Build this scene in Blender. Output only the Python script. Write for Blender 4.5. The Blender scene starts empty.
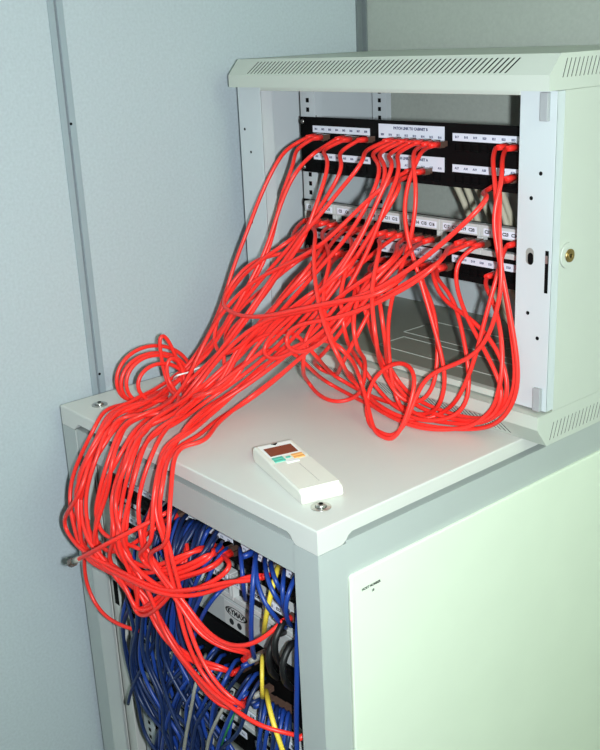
import bpy, bmesh, math, random
import numpy as np
from math import sin, cos, pi, radians
from mathutils import Vector, Matrix, kdtree

random.seed(11)
rng = np.random.default_rng(5)
scene = bpy.context.scene
COL = scene.collection

# ------------------------------------------------------------------ camera
CAM = np.array([.7651, -.6572, 1.5293])
FPX = 1002.1
CM = (Matrix.Rotation(.8718, 3, 'Z') @ Matrix.Rotation(1.2434, 3, 'X') @ Matrix.Rotation(-.0461, 3, 'Z'))
cd = bpy.data.cameras.new('camera')
cam = bpy.data.objects.new('camera', cd)
COL.objects.link(cam)
cam.matrix_world = Matrix.Translation(Vector(CAM)) @ CM.to_4x4()
cd.sensor_fit = 'VERTICAL'; cd.sensor_height = 24.0; cd.lens = 24.0 * FPX / 750.0
cd.clip_start = .01
scene.camera = cam

# ------------------------------------------------------------------ light
vs = scene.view_settings
vs.view_transform = 'Standard'; vs.look = 'None'; vs.gamma = 1.0
vs.use_curve_mapping = False
vs.exposure = -0.06
world = bpy.data.worlds.new('world'); scene.world = world
world.use_nodes = True
world.node_tree.nodes['Background'].inputs[0].default_value = (.9, 1, .95, 1)
world.node_tree.nodes['Background'].inputs[1].default_value = .05

fl = bpy.data.lights.new('camera_flash', 'AREA')
fl.shape = 'RECTANGLE'; fl.size = .02; fl.size_y = .035
fl.energy = 25.0; fl.color = (.88, .96, 1.0)
flo = bpy.data.objects.new('camera_flash', fl); COL.objects.link(flo)
flo.matrix_world = cam.matrix_world @ Matrix.Translation((.052, -.014, .0))

CEIL_E = 23.0     # fluorescent fixture strength (built further down)

# ------------------------------------------------------------------ helpers
def lin(c):
    c = c / 255.0
    return c / 12.92 if c <= .04045 else ((c + .055) / 1.055) ** 2.4
def rgb(r, g, b): return (lin(r), lin(g), lin(b), 1)

def mat(name, col, rough=.5, metal=0., var=.04, scale=30., bump=0., bscale=400., spec=.5, coat=0., emit=None, trans=0.):
    m = bpy.data.materials.new(name); m.use_nodes = True
    nt = m.node_tree; b = nt.nodes['Principled BSDF']
    b.inputs['Roughness'].default_value = rough
    b.inputs['Metallic'].default_value = metal
    b.inputs['Specular IOR Level'].default_value = spec
    b.inputs['Coat Weight'].default_value = coat
    if trans: b.inputs['Transmission Weight'].default_value = trans
    tc = nt.nodes.new('ShaderNodeTexCoord')
    nz = nt.nodes.new('ShaderNodeTexNoise'); nz.inputs['Scale'].default_value = scale; nz.inputs['Detail'].default_value = 4
    nt.links.new(tc.outputs['Object'], nz.inputs['Vector'])
    mx = nt.nodes.new('ShaderNodeMix'); mx.data_type = 'RGBA'
    c0 = tuple(max(0, x * (1 - var * 2)) for x in col[:3]) + (1,)
    c1 = tuple(min(1, x * (1 + var * 2)) for x in col[:3]) + (1,)
    mx.inputs[6].default_value = c0; mx.inputs[7].default_value = c1
    nt.links.new(nz.outputs['Fac'], mx.inputs[0])
    nt.links.new(mx.outputs[2], b.inputs['Base Color'])
    if bump:
        n2 = nt.nodes.new('ShaderNodeTexNoise'); n2.inputs['Scale'].default_value = bscale; n2.inputs['Detail'].default_value = 3
        nt.links.new(tc.outputs['Object'], n2.inputs['Vector'])
        bp = nt.nodes.new('ShaderNodeBump'); bp.inputs['Strength'].default_value = bump; bp.inputs['Distance'].default_value = .001
        nt.links.new(n2.outputs['Fac'], bp.inputs['Height'])
        nt.links.new(bp.outputs['Normal'], b.inputs['Normal'])
    if emit:
        b.inputs['Emission Color'].default_value = emit[0]; b.inputs['Emission Strength'].default_value = emit[1]
    return m

M = {
 'panelp': mat('pale_green_white_paint', rgb(226, 236, 218), .45, var=.015, scale=12, bump=.10, bscale=900),
 'paint3': mat('pale_blue_grey_paint', rgb(198, 205, 208), .45, var=.015, scale=12, bump=.10, bscale=900),
 'shadefl': mat('shaded_grey_green_floor', rgb(140, 142, 128), .5, var=.05, scale=8),  # rack inner floor: shade under the cables is put into this darker colour
 'wallb':  mat('grey_green_wall', rgb(166, 172, 164), .8, var=.06, scale=200),
 'frame':  mat('blue_grey_frame_paint', rgb(177, 184, 182), .45, var=.015, scale=12, bump=.10, bscale=900),
 'paint':  mat('light_grey_paint', rgb(210, 211, 206), .42, var=.015, scale=12, bump=.12, bscale=900),
 'paint2': mat('light_grey_rack_paint', rgb(194, 200, 190), .45, var=.015, scale=12, bump=.10, bscale=900),
 'wall':   mat('speckled_blue_grey_vinyl', rgb(178, 188, 194), .75, var=.07, scale=230, bump=.15, bscale=500),
 'walltrim': mat('blue_grey_metal_strip', rgb(150, 163, 170), .45, var=.03, scale=20),
 'trimdk': mat('dark_grey_corner_strip', rgb(112, 120, 122), .6, var=.03, scale=20),
 'groove': mat('dark_groove', rgb(28, 34, 36), .8),
 'floor':  mat('grey_carpet', rgb(95, 98, 100), .95, var=.2, scale=300, bump=.6, bscale=600),
 'ceil':   mat('white_ceiling_tile', rgb(225, 228, 222), .9, var=.04, scale=80, bump=.3, bscale=200),
 'black':  mat('black_satin_steel', rgb(6, 6, 7), .6, var=.05, spec=.15),
 'port':   mat('black_port_plastic', rgb(4, 4, 5), .6, var=.05, spec=.15),
 'hole':   mat('dark_hole', rgb(9, 10, 10), .8, var=.05, spec=.1),
 'label':  mat('white_paper_label', rgb(225, 228, 240), .7, var=.01),
 'ink':    mat('grey_blue_ink', rgb(70, 75, 110), .8, var=.02),
 'inkb':   mat('black_ink', rgb(20, 20, 22), .8, var=.02),
 'jack':   mat('light_grey_plastic', rgb(196, 198, 196), .45, var=.02),
 'device': mat('grey_device_enamel', rgb(176, 180, 180), .45, var=.03),
 'red':    mat('red_cable_jacket', rgb(246, 50, 42), .38, var=.03, scale=15, spec=.5),
 'blue':   mat('blue_cable_jacket', rgb(26, 60, 140), .38, var=.05, scale=15),
 'navy':   mat('dark_blue_cable_jacket', rgb(20, 40, 84), .42, var=.05, scale=15),
 'grey':   mat('grey_cable_jacket', rgb(150, 148, 140), .5, var=.04, scale=15),
 'yellow': mat('yellow_cable_jacket', rgb(232, 205, 70), .45, var=.04, scale=15),
 'green':  mat('green_cable_jacket', rgb(40, 120, 70), .45, var=.04, scale=15),
 'beige':  mat('beige_cable_jacket', rgb(186, 180, 158), .6, var=.05, scale=15),
 'blackc': mat('black_cable_jacket', rgb(16, 16, 17), .5, var=.05, scale=15),
 'plug':   mat('clear_plug_plastic', rgb(92, 70, 60), .25, var=.05, scale=60, spec=.6),
 'zinc':   mat('zinc_plated_steel', rgb(190, 190, 185), .3, metal=.9, var=.08, scale=200),
 'brass':  mat('brass_lock_core', rgb(165, 140, 85), .35, metal=.9, var=.1, scale=300),
 'tab':    mat('grey_hinge_plastic', rgb(160, 163, 166), .5, var=.02),
 'cream':  mat('cream_white_plastic', rgb(226, 224, 214), .4, var=.01),
 'lcd':    mat('brown_display', rgb(120, 72, 52), .25, var=.06, scale=120),
 'teal':   mat('teal_button', rgb(85, 180, 160), .5, var=.02),
 'orange': mat('orange_button', rgb(235, 170, 100), .5, var=.02),
 'white':  mat('white_plastic', rgb(238, 238, 236), .5, var=.01),
 'seamgrey': mat('seam_grey', rgb(150, 150, 145), .6, var=.02),
}

class MB:
    def __init__(s): s.v = []; s.f = []; s.sm = []
    def quadbox(s, pts):
        o = len(s.v); s.v += [tuple(p) for p in pts]
        for f in ((0,3,2,1),(4,5,6,7),(0,1,5,4),(1,2,6,5),(2,3,7,6),(3,0,4,7)):
            s.f.append(tuple(o + i for i in f)); s.sm.append(False)
    def box(s, x0, x1, y0, y1, z0, z1):
        s.quadbox([(x0,y0,z0),(x1,y0,z0),(x1,y1,z0),(x0,y1,z0),(x0,y0,z1),(x1,y0,z1),(x1,y1,z1),(x0,y1,z1)])
        return s
    def prism(s, prof, vec):
        """closed polygon prof (3D points) extruded along vec"""
        o = len(s.v); n = len(prof)
        s.v += [tuple(p) for p in prof]
        s.v += [tuple(Vector(p) + Vector(vec)) for p in prof]
        s.f.append(tuple(range(o + n - 1, o - 1, -1))); s.sm.append(False)
        s.f.append(tuple(range(o + n, o + 2 * n))); s.sm.append(False)
        for i in range(n):
            j = (i + 1) % n
            s.f.append((o + i, o + j, o + n + j, o + n + i)); s.sm.append(False)
        return s
    def cyl(s, p, d, r, h, n=16, r2=None):
        d = Vector(d).normalized(); a = d.orthogonal().normalized(); b = d.cross(a)
        r2 = r if r2 is None else r2
        o = len(s.v); p = Vector(p)
        for k in range(n):
            t = 2 * pi * k / n; e = a * cos(t) + b * sin(t)
            s.v.append(tuple(p + e * r))
        for k in range(n):
            t = 2 * pi * k / n; e = a * cos(t) + b * sin(t)
            s.v.append(tuple(p + d * h + e * r2))
        for k in range(n):
            j = (k + 1) % n
            s.f.append((o + k, o + j, o + n + j, o + n + k)); s.sm.append(True)
        s.f.append(tuple(range(o + n - 1, o - 1, -1))); s.sm.append(False)
        s.f.append(tuple(range(o + n, o + 2 * n))); s.sm.append(False)
        return s
    def ring(s, p, d, r0, r1, h, n=20):
        d = Vector(d).normalized(); a = d.orthogonal().normalized(); b = d.cross(a); p = Vector(p)
        o = len(s.v)
        for k in range(n):
            t = 2 * pi * k / n; e = a * cos(t) + b * sin(t)
            for rr, hh in ((r1, 0), (r1, h), (r0, h), (r0, 0)): s.v.append(tuple(p + e * rr + d * hh))
        for k in range(n):
            j = (k + 1) % n
            for q in range(4):
                q2 = (q + 1) % 4
                s.f.append((o + 4*k + q, o + 4*j + q, o + 4*j + q2, o + 4*k + q2)); s.sm.append(q in (0, 2))
        return s
    def tube(s, P, r, n=8):
        P = np.asarray(P, float); N = len(P)
        T = np.gradient(P, axis=0); T /= np.linalg.norm(T, axis=1)[:, None] + 1e-12
        u = np.cross(T[0], [.3, .5, .81]); u /= np.linalg.norm(u)
        ang = np.arange(n) * 2 * pi / n; ca = np.cos(ang)[:, None]; sa = np.sin(ang)[:, None]
        o = len(s.v)
        for i in range(N):
            u = u - T[i] * u.dot(T[i]); u /= np.linalg.norm(u) + 1e-12
            w = np.cross(T[i], u)
            s.v += [tuple(q) for q in (P[i] + r * (ca * u + sa * w))]
        for i in range(N - 1):
            for k in range(n):
                j = (k + 1) % n
                s.f.append((o + i*n + k, o + i*n + j, o + (i+1)*n + j, o + (i+1)*n + k)); s.sm.append(True)
        s.f.append(tuple(range(o + n - 1, o - 1, -1))); s.sm.append(False)
        s.f.append(tuple(range(o + (N-1)*n, o + N*n))); s.sm.append(False)
        return s
    def mesh(s, name):
        me = bpy.data.meshes.new(name); me.from_pydata(s.v, [], s.f)
        me.polygons.foreach_set('use_smooth', s.sm); me.update()
        return me
    def build(s, name, m, parent=None, bevel=0, seg=2):
        me = s.mesh(name)
        bm = bmesh.new(); bm.from_mesh(me)
        bmesh.ops.recalc_face_normals(bm, faces=bm.faces)
        if bevel:
            es = [e for e in bm.edges if len(e.link_faces) == 2 and e.calc_face_angle(0) > .5]
            bmesh.ops.bevel(bm, geom=es, offset=bevel, segments=seg, affect='EDGES', profile=.5)
        bm.to_mesh(me); bm.free()
        return link(name, me, m, parent)

def link(name, me, m, parent=None):
    o = bpy.data.objects.new(name, me); COL.objects.link(o)
    if m is not None and len(me.materials) == 0: me.materials.append(M[m] if isinstance(m, str) else m)
    if parent is not None: o.parent = parent
    return o

def tag(o, label=None, cat=None, group=None, kind=None):
    if label: o['label'] = label
    if cat: o['category'] = cat
    if group: o['group'] = group
    if kind: o['kind'] = kind
    return o

def empty(name, label, cat, loc=(0, 0, 0), group=None):
    o = bpy.data.objects.new(name, None); COL.objects.link(o); o.location = loc
    o.empty_display_size = .05
    return tag(o, label, cat, group)

def keep(o, parent):
    """parent o to an Empty that stands at a location, keeping o where it was built"""
    o.parent = parent; o.matrix_parent_inverse = Matrix.Translation(parent.location).inverted()
    return o

def text_mesh(s, size, align='LEFT'):
    cu = bpy.data.curves.new('writing', 'FONT'); cu.body = s; cu.size = size
    cu.resolution_u = 2; cu.offset = size*.05; cu.align_x = align; cu.align_y = 'CENTER'
    t = bpy.data.objects.new('writing_tmp', cu); COL.objects.link(t)
    dg = bpy.context.evaluated_depsgraph_get()
    me = bpy.data.meshes.new_from_object(t.evaluated_get(dg))
    bpy.data.objects.remove(t); bpy.data.curves.remove(cu)
    me.materials.clear()
    return me

def text(s, size, loc, face, m, parent, name='writing', align='LEFT', sx=1.0):
    """face 'front' reads along +x facing -y; 'right' reads along +y facing +x"""
    me = text_mesh(s, size, align)
    o = link(name, me, m)
    rot = Matrix.Rotation(pi/2, 4, 'X') if face == 'front' else Matrix.Rotation(pi/2, 4, 'Z') @ Matrix.Rotation(pi/2, 4, 'X')
    me.transform(rot @ Matrix.Diagonal((sx, 1, 1, 1))); me.transform(Matrix.Translation(loc))
    return keep(o, parent) if parent is not None else o

# pixel -> point: a pixel gives a direction, the plane it lies on gives the distance
CMn = np.array(CM)
def ray(u, v): return CMn @ np.array([(u - 300) / FPX, (375 - v) / FPX, -1.0])
def on(u, v, n, c):
    d = ray(u, v); n = np.array(n, float)
    return CAM + d * ((c - n @ CAM) / (n @ d))
def py(u, v, y): return on(u, v, (0, 1, 0), y)
def pz(u, v, z): return on(u, v, (0, 0, 1), z)
def px(u, v, x): return on(u, v, (1, 0, 0), x)

# ================================================================== SETTING
WX, WY = -.635, .7075          # left wall and back wall planes
RX1, RY0, RH = 2.5, -2.5, 2.5  # rest of the room
def struct(name, mb, m, bevel=0): return tag(mb.build(name, m, None, bevel), kind='structure')

fo = struct('floor', MB().box(WX - .1, RX1, RY0, WY + .1, -.1, 0), 'floor')
tag(fo, 'grey floor under the cabinet')
co = struct('ceiling', MB().box(WX - .1, RX1, RY0, WY + .1, RH, RH + .1), 'ceil')
SEAM = .088
wl = struct('wall_left', MB().box(WX - .1, WX - .008, RY0, WY + .1, 0, RH), 'groove')
ys = [RY0, -1.732, -.822, SEAM, WY]
for a, b in zip(ys[:-1], ys[1:]):
    keep(MB().box(WX - .008, WX, a + .0020, b - .0020, 0.0, RH).build('panel', 'wall', None), wl)
wb = struct('wall_back', MB().box(WX, RX1, WY + .008, WY + .1, 0, RH), 'groove')
xs = [WX, .277, 1.187, 2.097, RX1]
for a, b in zip(xs[:-1], xs[1:]):
    keep(MB().box(a + .0012, b - .0012, WY, WY + .008, 0.0, RH).build('panel', 'wallb', None), wb)
struct('wall_right', MB().box(RX1, RX1 + .1, RY0, WY + .1, 0, RH), 'wall')
struct('wall_front', MB().box(WX - .1, RX1, RY0 - .1, RY0, 0, RH), 'wall')

def seam_trim(name, y, label):
    o = bpy.data.objects.new(name, None); COL.objects.link(o); tag(o, label, None, None, 'structure')
    for s in (-1, 1):
        m = MB().box(WX, WX + .0022, min(y + s*.0020, y + s*.0125), max(y + s*.0020, y + s*.0125), 0, RH)
        m.build('strip', 'walltrim', o, .0006, 1)
    m = MB()
    for z in (.62, 1.02, 1.417, 1.81, 2.2): m.cyl((WX + .0022, y + .0035, z), (1, 0, 0), .0022, .0006, 10)
    m.build('screw', 'hole', o)
    return o
seam_trim('trim_1', SEAM, 'blue grey joint strip between two wall panels')
seam_trim('trim_2', -.822, 'blue grey joint strip at the far left')
t3 = MB().box(WX, WX + .014, WY - .004, WY, 0, RH)
t3.box(WX, WX + .004, WY - .016, WY - .004, 0, RH)
tag(struct('trim_3', t3, 'trimdk'), 'dark grey strip in the corner where the walls meet')

# ceiling lamp: fluorescent fixture that lights the room from the right
lamp = empty('ceiling_light', 'long white fluorescent fixture on the ceiling', 'lamp', (2.15, -.25, RH))
keep(MB().box(1.95, 2.35, -.9, .4, RH - .06, RH - .0005).build('housing', 'white', None, .004), lamp)
dm = mat('lit_diffuser', rgb(235, 250, 225), .6, emit=((.80, 1.0, .66, 1), CEIL_E))
keep(MB().box(1.98, 2.32, -.87, .37, RH - .066, RH - .0605).build('diffuser', dm, None, .002), lamp)

# ================================================================== FLOOR CABINET
H = 1.0; CW = .6; CD = .70; LH = .031
cab = empty('server_cabinet', 'large light grey floor cabinet with open front full of blue cables', 'cabinet', (-CW/2, CD/2, 0))
def cpart(name, mb, m='paint', bevel=.0015, seg=2): return keep(mb.build(name, m, None, bevel, seg), cab)

def skirt(n, a, b, L):
    """lid skirt outline along an edge of length L: full height at the ends, cut back between"""
    c = .048; k = .019
    t = -.005
    return [(0, t), (0, -LH), (c - .010, -LH), (c - .004, -LH + .004), (c, -k - .003), (c + .006, -k), (L - c - .006, -k),
            (L - c, -k - .003), (L - c + .004, -LH + .004), (L - c + .010, -LH), (L, -LH), (L, t)]
def bevel_top(mb, z, off, seg=3):
    """round only the edges of the faces lying at height z"""
    me = mb.mesh('tmp'); bm = bmesh.new(); bm.from_mesh(me)
    es = [e for e in bm.edges if all(abs(v.co.z - z) < 1e-6 for v in e.verts)]
    bmesh.ops.bevel(bm, geom=es, offset=off, segments=seg, affect='EDGES', profile=.5)
    bm.verts.index_update()
    r = MB(); r.v = [tuple(v.co) for v in bm.verts]; r.f = [tuple(v.index for v in f.verts) for f in bm.faces]; r.sm = [False]*len(r.f)
    bm.free(); bpy.data.meshes.remove(me)
    return r
lid = bevel_top(MB().box(-CW, 0, 0, CD, H - .005, H), H, .002)
for y in (0, CD - .002):
    lid.prism([Vector((-CW + s, y, H + z)) for s, z in skirt(0, 0, 0, CW)], (0, .002, 0))
for x in (-.002, -CW):
    lid.prism([Vector((x, min(max(s, .0021), CD - .0021), H + z)) for s, z in skirt(0, 0, 0, CD)], (.002, 0, 0))
lo = cpart('lid', lid, 'paint', 0)
for bx, by in ((-.043, .045), (-.553, .043)):
    b = MB(); b.ring((bx, by, H + .0001), (0, 0, 1), .0075, .0125, .0008, 24)
    b.cyl((bx, by, H), (0, 0, 1), .0072, .0045, 18, .0050)
    bo = b.build('bolt', 'zinc', lo); 
    keep(bo, cab); bo.parent = lo; bo.matrix_parent_inverse = Matrix.Identity(4)
    h = MB().cyl((bx, by, H + .0046), (0, 0, 1), .003, .0004, 6); ho = h.build('socket', 'hole'); ho.parent = lo
    ho.matrix_parent_inverse = Matrix.Identity(4)

PW = .043
ztop = H - LH - .0006
for x0, x1, y0, y1 in ((-PW, 0, 0, .045), (-CW, -CW + .040, 0, .045), (-PW, 0, CD - .045, CD), (-CW, -CW + PW, CD - .045, CD)):
    p = MB()
    fx = x1 if x1 == 0 else x0
    fy = y0 if y0 == 0 else y1
    p.box(x0, x1, fy if fy == 0 else fy - .0015, .0015 if fy == 0 else fy, .02, ztop)      # face leg
    p.box(fx - .0015 if fx == 0 else fx, 0 if fx == 0 else fx + .0015, y0 + (.0017 if fy == 0 else 0), y1 - (0 if fy == 0 else .0017), .02, ztop)
    ix = x0 if fx == 0 else x1
    p.box(min(ix, ix + (.0015 if fx == 0 else -.0015)), max(ix, ix + (.0015 if fx == 0 else -.0015)), (.0017 if fy == 0 else CD - .022), (.022 if fy == 0 else CD - .0017), .02, ztop)
    cpart('post', p, 'frame', 0)
# rails under the lid
ZR = .928
def rail(name, P):
    """folded rail: face, ledge, set-back upper face"""
    m = MB()
    for q in P: m.box(*q)
    cpart(name, m, 'frame', 0)
ZL = .9705
xa, xb = -CW + .0405, -PW - .0005
rail('top_rail', [(xa, xb, .002, .004, ZR, ZL), (xa, xb, .0042, .018, ZL - .002, ZL), (xa, xb, .0182, .020, ZL - .002, H - .006), (xa, xb, .0042, .028, ZR, ZR + .0015)])
rail('top_rail', [(xa, xb, CD - .004, CD - .002, ZR, ZL), (xa, xb, CD - .018, CD - .0042, ZL - .002, ZL), (xa, xb, CD - .02, CD - .0182, ZL - .002, H - .006)])
for sx, x0 in ((-1, 0), (1, -CW)):
    f = lambda a_, b_: (min(x0 + sx*a_, x0 + sx*b_), max(x0 + sx*a_, x0 + sx*b_))
    ya, yb_ = .0455, CD - .0455
    rail('side_rail', [f(.002, .004) + (ya, yb_, ZR - .02, ZL), f(.0042, .018) + (ya, yb_, ZL - .002, ZL), f(.0182, .020) + (ya, yb_, ZL - .002, H - .006)])
# side panels (right one has a rounded top corner and stands proud)
def rounded(y0, y1, z0, z1, rad, x, n=5):
    pts = []
    for (cy, cz, a0) in ((y0 + rad, z0 + rad, pi), (y1 - rad, z0 + rad, 1.5*pi), (y1 - rad, z1 - rad, 0), (y0 + rad, z1 - rad, .5*pi)):
        for k in range(n + 1):
            a = a0 + k * .5 * pi / n; pts.append(Vector((x, cy + rad * cos(a), cz + rad * sin(a))))
    return pts
sp = MB().prism(rounded(.0465, CD - .0465, .03, .9245, .006, -.0025), (.0055, 0, 0))
spo = cpart('side_panel', sp, 'panelp', .0015, 2)
spl = MB().prism(rounded(.0465, CD - .0465, .03, .9245, .006, -CW - .003), (.0055, 0, 0)); cpart('side_panel', spl, 'paint', .0015, 2)
cpart('back_panel', MB().box(-CW + PW, -PW, CD - .004, CD - .002, .03, ZR), 'paint', 0)
cpart('base_panel', MB().box(-CW + .002, -.002, .002, CD - .002, .02, .03), 'paint', 0)
for x in (-.05, -.55):
    for y in (.05, CD - .05):
        f = MB(); f.cyl((x, y, 0), (0, 0, 1), .022, .008, 20); f.cyl((x, y, .008), (0, 0, 1), .007, .013, 12)
        cpart('foot', f, 'black', 0)
for t_, yy, zz, sz in (('HOST NUMBER', .0640, .8995, .0046), ('18', .0800, .8920, .0046)):
    w_ = text(t_, sz, (.0033, yy, zz), 'right', 'inkb', None, 'writing'); w_.parent = spo; w_.matrix_parent_inverse = Matrix.Identity(4)
# mounting rails with square holes
EY = .050
def mount_rail(parent, x_out, sgn, y, z0, z1, back=False):
    """x_out: outer edge of the hole face, sgn +1 when the rail's web is on the left"""
    m = MB(); d = -1 if back else 1
    m.box(min(x_out, x_out + sgn*.032), max(x_out, x_out + sgn*.032), min(y, y + d*.002), max(y, y + d*.002), z0, z1)
    m.box(min(x_out - sgn*.002, x_out), max(x_out - sgn*.002, x_out), min(y, y + d*.045), max(y, y + d*.045), z0, z1)
    o = keep(m.build('mounting_rail', 'paint3', None, 0), parent)
    h = MB(); z = z0 + .010
    while z < z1 - .01:
        h.box(x_out + sgn*.0155 - .0035, x_out + sgn*.0155 + .0035, y - .0004, y + .0024, z - .0035, z + .0035)
        if int(round((z - z0) / .01482)) % 3 == 0:
            h.box(x_out - .0026, x_out + .0026, min(y + d*.014, y + d*.030), max(y + d*.014, y + d*.030), z - .003, z + .003)
        z += .01482
    ho = h.build('square_holes', 'hole', o)
    return o
mount_rail(cab, -.541, 1, EY + .003, .04, .925)
mount_rail(cab, -.059, -1, EY + .003, .04, .925)
mount_rail(cab, -.541, 1, CD - .06, .04, .925, True)
mount_rail(cab, -.059, -1, CD - .06, .04, .925, True)
# filler strip between left post and rail with a slot
fl_ = MB().box(-.5595, -.5345, .030, .0315, .03, .92); fo_ = cpart('filler_strip', fl_, 'paint', 0)
s_ = MB().box(-.5515, -.5390, .0294, .0305, .655, .698); so_ = s_.build('slot', 'hole'); so_.parent = fo_

# ================================================================== WALL RACK (on the lid)
XR = .039; RW = .6175; XL = XR - RW; YH = .351; YB = .3676; YE = .690
ZT0, ZT1, ZT2 = 1.4538, 1.4721, 1.4955
ZB1, ZB0, ZB2 = 1.0466, 1.0285, 1.0006
YC = .372
rack = empty('network_rack', 'small light grey network rack with slotted hoods standing on the floor cabinet', 'rack', ((XL + XR)/2, (YH + YE)/2, H + .0006))
def rpart(name, mb, m='paint2', bevel=.0012, seg=2): return keep(mb.build(name, m, None, bevel, seg), rack)

def slotted(mb, O, U, V, L, Hh, s0, s1, pitch, w, v0, v1, lean, N, t=.0006):
    """plane O + u*U + v*V with a row of leaning slots cut through it; N inward normal for slot walls"""
    O, U, V, N = Vector(O), Vector(U), Vector(V), Vector(N)
    P = lambda u, v: O + U*u + V*v
    def q(*p, rev=False):
        o = len(mb.v); mb.v += [tuple(x) for x in p]; mb.f.append((o, o+1, o+2, o+3)); mb.sm.append(False)
    n = int((s1 - s0) / pitch)
    us = [s0 + k*pitch for k in range(n)]
    q(P(0,0), P(L,0), P(L,v0), P(0,v0)); q(P(0,v1), P(L,v1), P(L,Hh), P(0,Hh))
    prev = (0, 0)
    for u in us:
        q(P(prev[0], v0), P(u, v0), P(u + lean, v1), P(prev[1], v1))
        a, b, c, d = P(u, v0), P(u + w, v0), P(u + w + lean, v1), P(u + lean, v1)
        for e, f in ((a, b), (b, c), (c, d), (d, a)): q(e, f, f + N*t, e + N*t)
        prev = (u + w, u + w + lean)
    q(P(prev[0], v0), P(L, v0), P(L, v1), P(prev[1], v1))

def hood(name, zf0, zf1, zc, flip):
    """front lip zf0..zf1, chamfer to zc at YC; flat sides with slots"""
    m = MB()
    sg = -1 if flip else 1
    def q(*p):
        o = len(m.v); m.v += [tuple(x) for x in p]; m.f.append(tuple(range(o, o + len(p)))); m.sm.append(False)
    q((XL,YH,zf0),(XR,YH,zf0),(XR,YH,zf1),(XL,YH,zf1))                        # lip
    ch = Vector((0, YC - YH, zc - zf1)); CL = ch.length
    slotted(m, (XL, YH, zf1), (1,0,0), ch.normalized(), RW, CL, .045, RW - .060, .0084, .0036, .003, CL - .005, .011, (0, .6, -.8*sg))
    q((XL,YC,zc),(XR,YC,zc),(XR,YE,zc),(XL,YE,zc))                            # outer plane
    q((XL,YE,zf0),(XR,YE,zf0),(XR,YE,zc),(XL,YE,zc))
    q((XL,YH,zf0),(XR,YH,zf0),(XR,YE,zf0),(XL,YE,zf0))                        # inner plane
    for x in (XL, XR):
        # side outline as front triangle + slotted rectangle
        q((x,YH,zf0),(x,YC,zf0),(x,YC,zc),(x,YH,zf1))
        slotted(m, (x, YC, zf0), (0,1,0), (0,0,sg), YE - YC, abs(zc - zf0), (.014 if flip else .004), YE - YC - .03, .0084, .0022, abs(zc-zf0)*.34, abs(zc-zf0)*.86, .008*sg, (-1 if x == XR else 1, 0, 0))
    ho = rpart(name, m, 'paint2', 0)
    xa_, wd = XL + .0010, RW - .0020
    f = MB().prism([(xa_, YH + .0012, zf1 - sg*.0004), (xa_, YC + .0006, zc - sg*.0013), (xa_, YE - .004, zc - sg*.0013), (xa_, YE - .004, zf0 + sg*.002), (xa_, YH + .0012, zf0 + sg*.002)], (wd, 0, 0))
    fo2 = f.build('slot_shade', 'hole'); fo2.parent = ho  # dark filling added as the shade inside the hood, behind its slots
    return ho
hood('top_hood', ZT0, ZT1, ZT2, False)
hood('base_hood', ZB1, ZB0, ZB2, True)
# side panels, back panel, inner floor
rs = rpart('side_panel', MB().box(XR - .0015, XR, YB + .0162, YE - .001, ZB1 + .0004, ZT0 - .0004), 'paint2', 0)
rpart('side_panel', MB().box(XL, XL + .0015, YB + .0162, YE - .001, ZB1 + .0004, ZT0 - .0004), 'paint3', 0)
rpart('back_rail', MB().box(XL + .002, XR - .002, YE - .004, YE - .002, ZB1 + .0004, ZB1 + .085), 'paint3', 0)
rpart('back_rail', MB().box(XL + .002, XR - .002, YE - .004, YE - .002, ZT0 - .03, ZT0 - .0004), 'paint3', 0)
rpart('inner_floor', MB().box(XL + .002, XR - .002, YB + .014, YE - .005, ZB1 + .0002, ZB1 + .0012), 'shadefl', 0)
# front columns, folded: face, edge rounding, return into the rack
OX0, OX1 = -.5200, -.0145
def column(x0, x1, inner):
    c = MB(); z0, z1 = ZB1 + .003, ZT0 - .0006
    c.box(x0, x1, YB, YB + .0018, z0, z1)
    ox = x0 if inner == x1 else x1
    c.box(min(ox, ox + (.0018 if ox == x0 else -.0018)), max(ox, ox + (.0018 if ox == x0 else -.0018)), YB + .0002, YB + .016, z0, z1)
    c.box(min(inner, inner + (-.0015 if inner == x1 else .0015)), max(inner, inner + (-.0015 if inner == x1 else .0015)), YB + .0002, YB + .024, z0, z1)
    return rpart('column', c, 'paint3', .0004, 1)
cl = column(XL, OX0, OX0); cr = column(OX1, XR, OX1)
rpart('front_sill', MB().box(OX0 + .0003, OX1 - .0003, YB, YB + .012, ZB1 + .003, ZB1 + .012), 'paint2', .0005, 1)
rpart('front_header', MB().box(OX0 + .0003, OX1 - .0003, YB, YB + .010, ZT0 - .006, ZT0 - .0006), 'paint2', .0005, 1)
def under(par, name, mb, m, bevel=0):
    o = mb.build(name, m, None, bevel); o.parent = par
    return o
# small holes in the columns
for (x, z) in ((.019, 1.356), (.006, 1.325), (.006, 1.178), (.022, 1.147)):
    under(cr, 'screw_hole', MB().cyl((x, YB + .0005, z), (0, -1, 0), .0026, .0008, 12), 'hole')
for (x, z) in ((-.565, 1.387), (-.552, 1.351), (-.560, 1.235), (-.552, 1.150)):
    under(cl, 'screw_hole', MB().cyl((x, YB + .0005, z), (0, -1, 0), .0022, .0008, 12), 'hole')
ov = MB()
pts = [Vector((.0065 + .0062*cos(a), YB + .0005, 1.252 + (.0045 if sin(a) > 0 else -.0045) + .0062*sin(a))) for a in [k*2*pi/20 for k in range(20)]]
ov.prism(pts, (0, -.0008, 0)); under(cr, 'finger_hole', ov, 'seamgrey')
ov = MB(); pts = [Vector((.0078 + .0042*cos(a), YB - .0002, 1.249 + (.003 if sin(a) > 0 else -.003) + .0048*sin(a))) for a in [k*2*pi/20 for k in range(20)]]
ov.prism(pts, (0, -.0004, 0)); under(cr, 'hole_depth', ov, 'hole')
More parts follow.
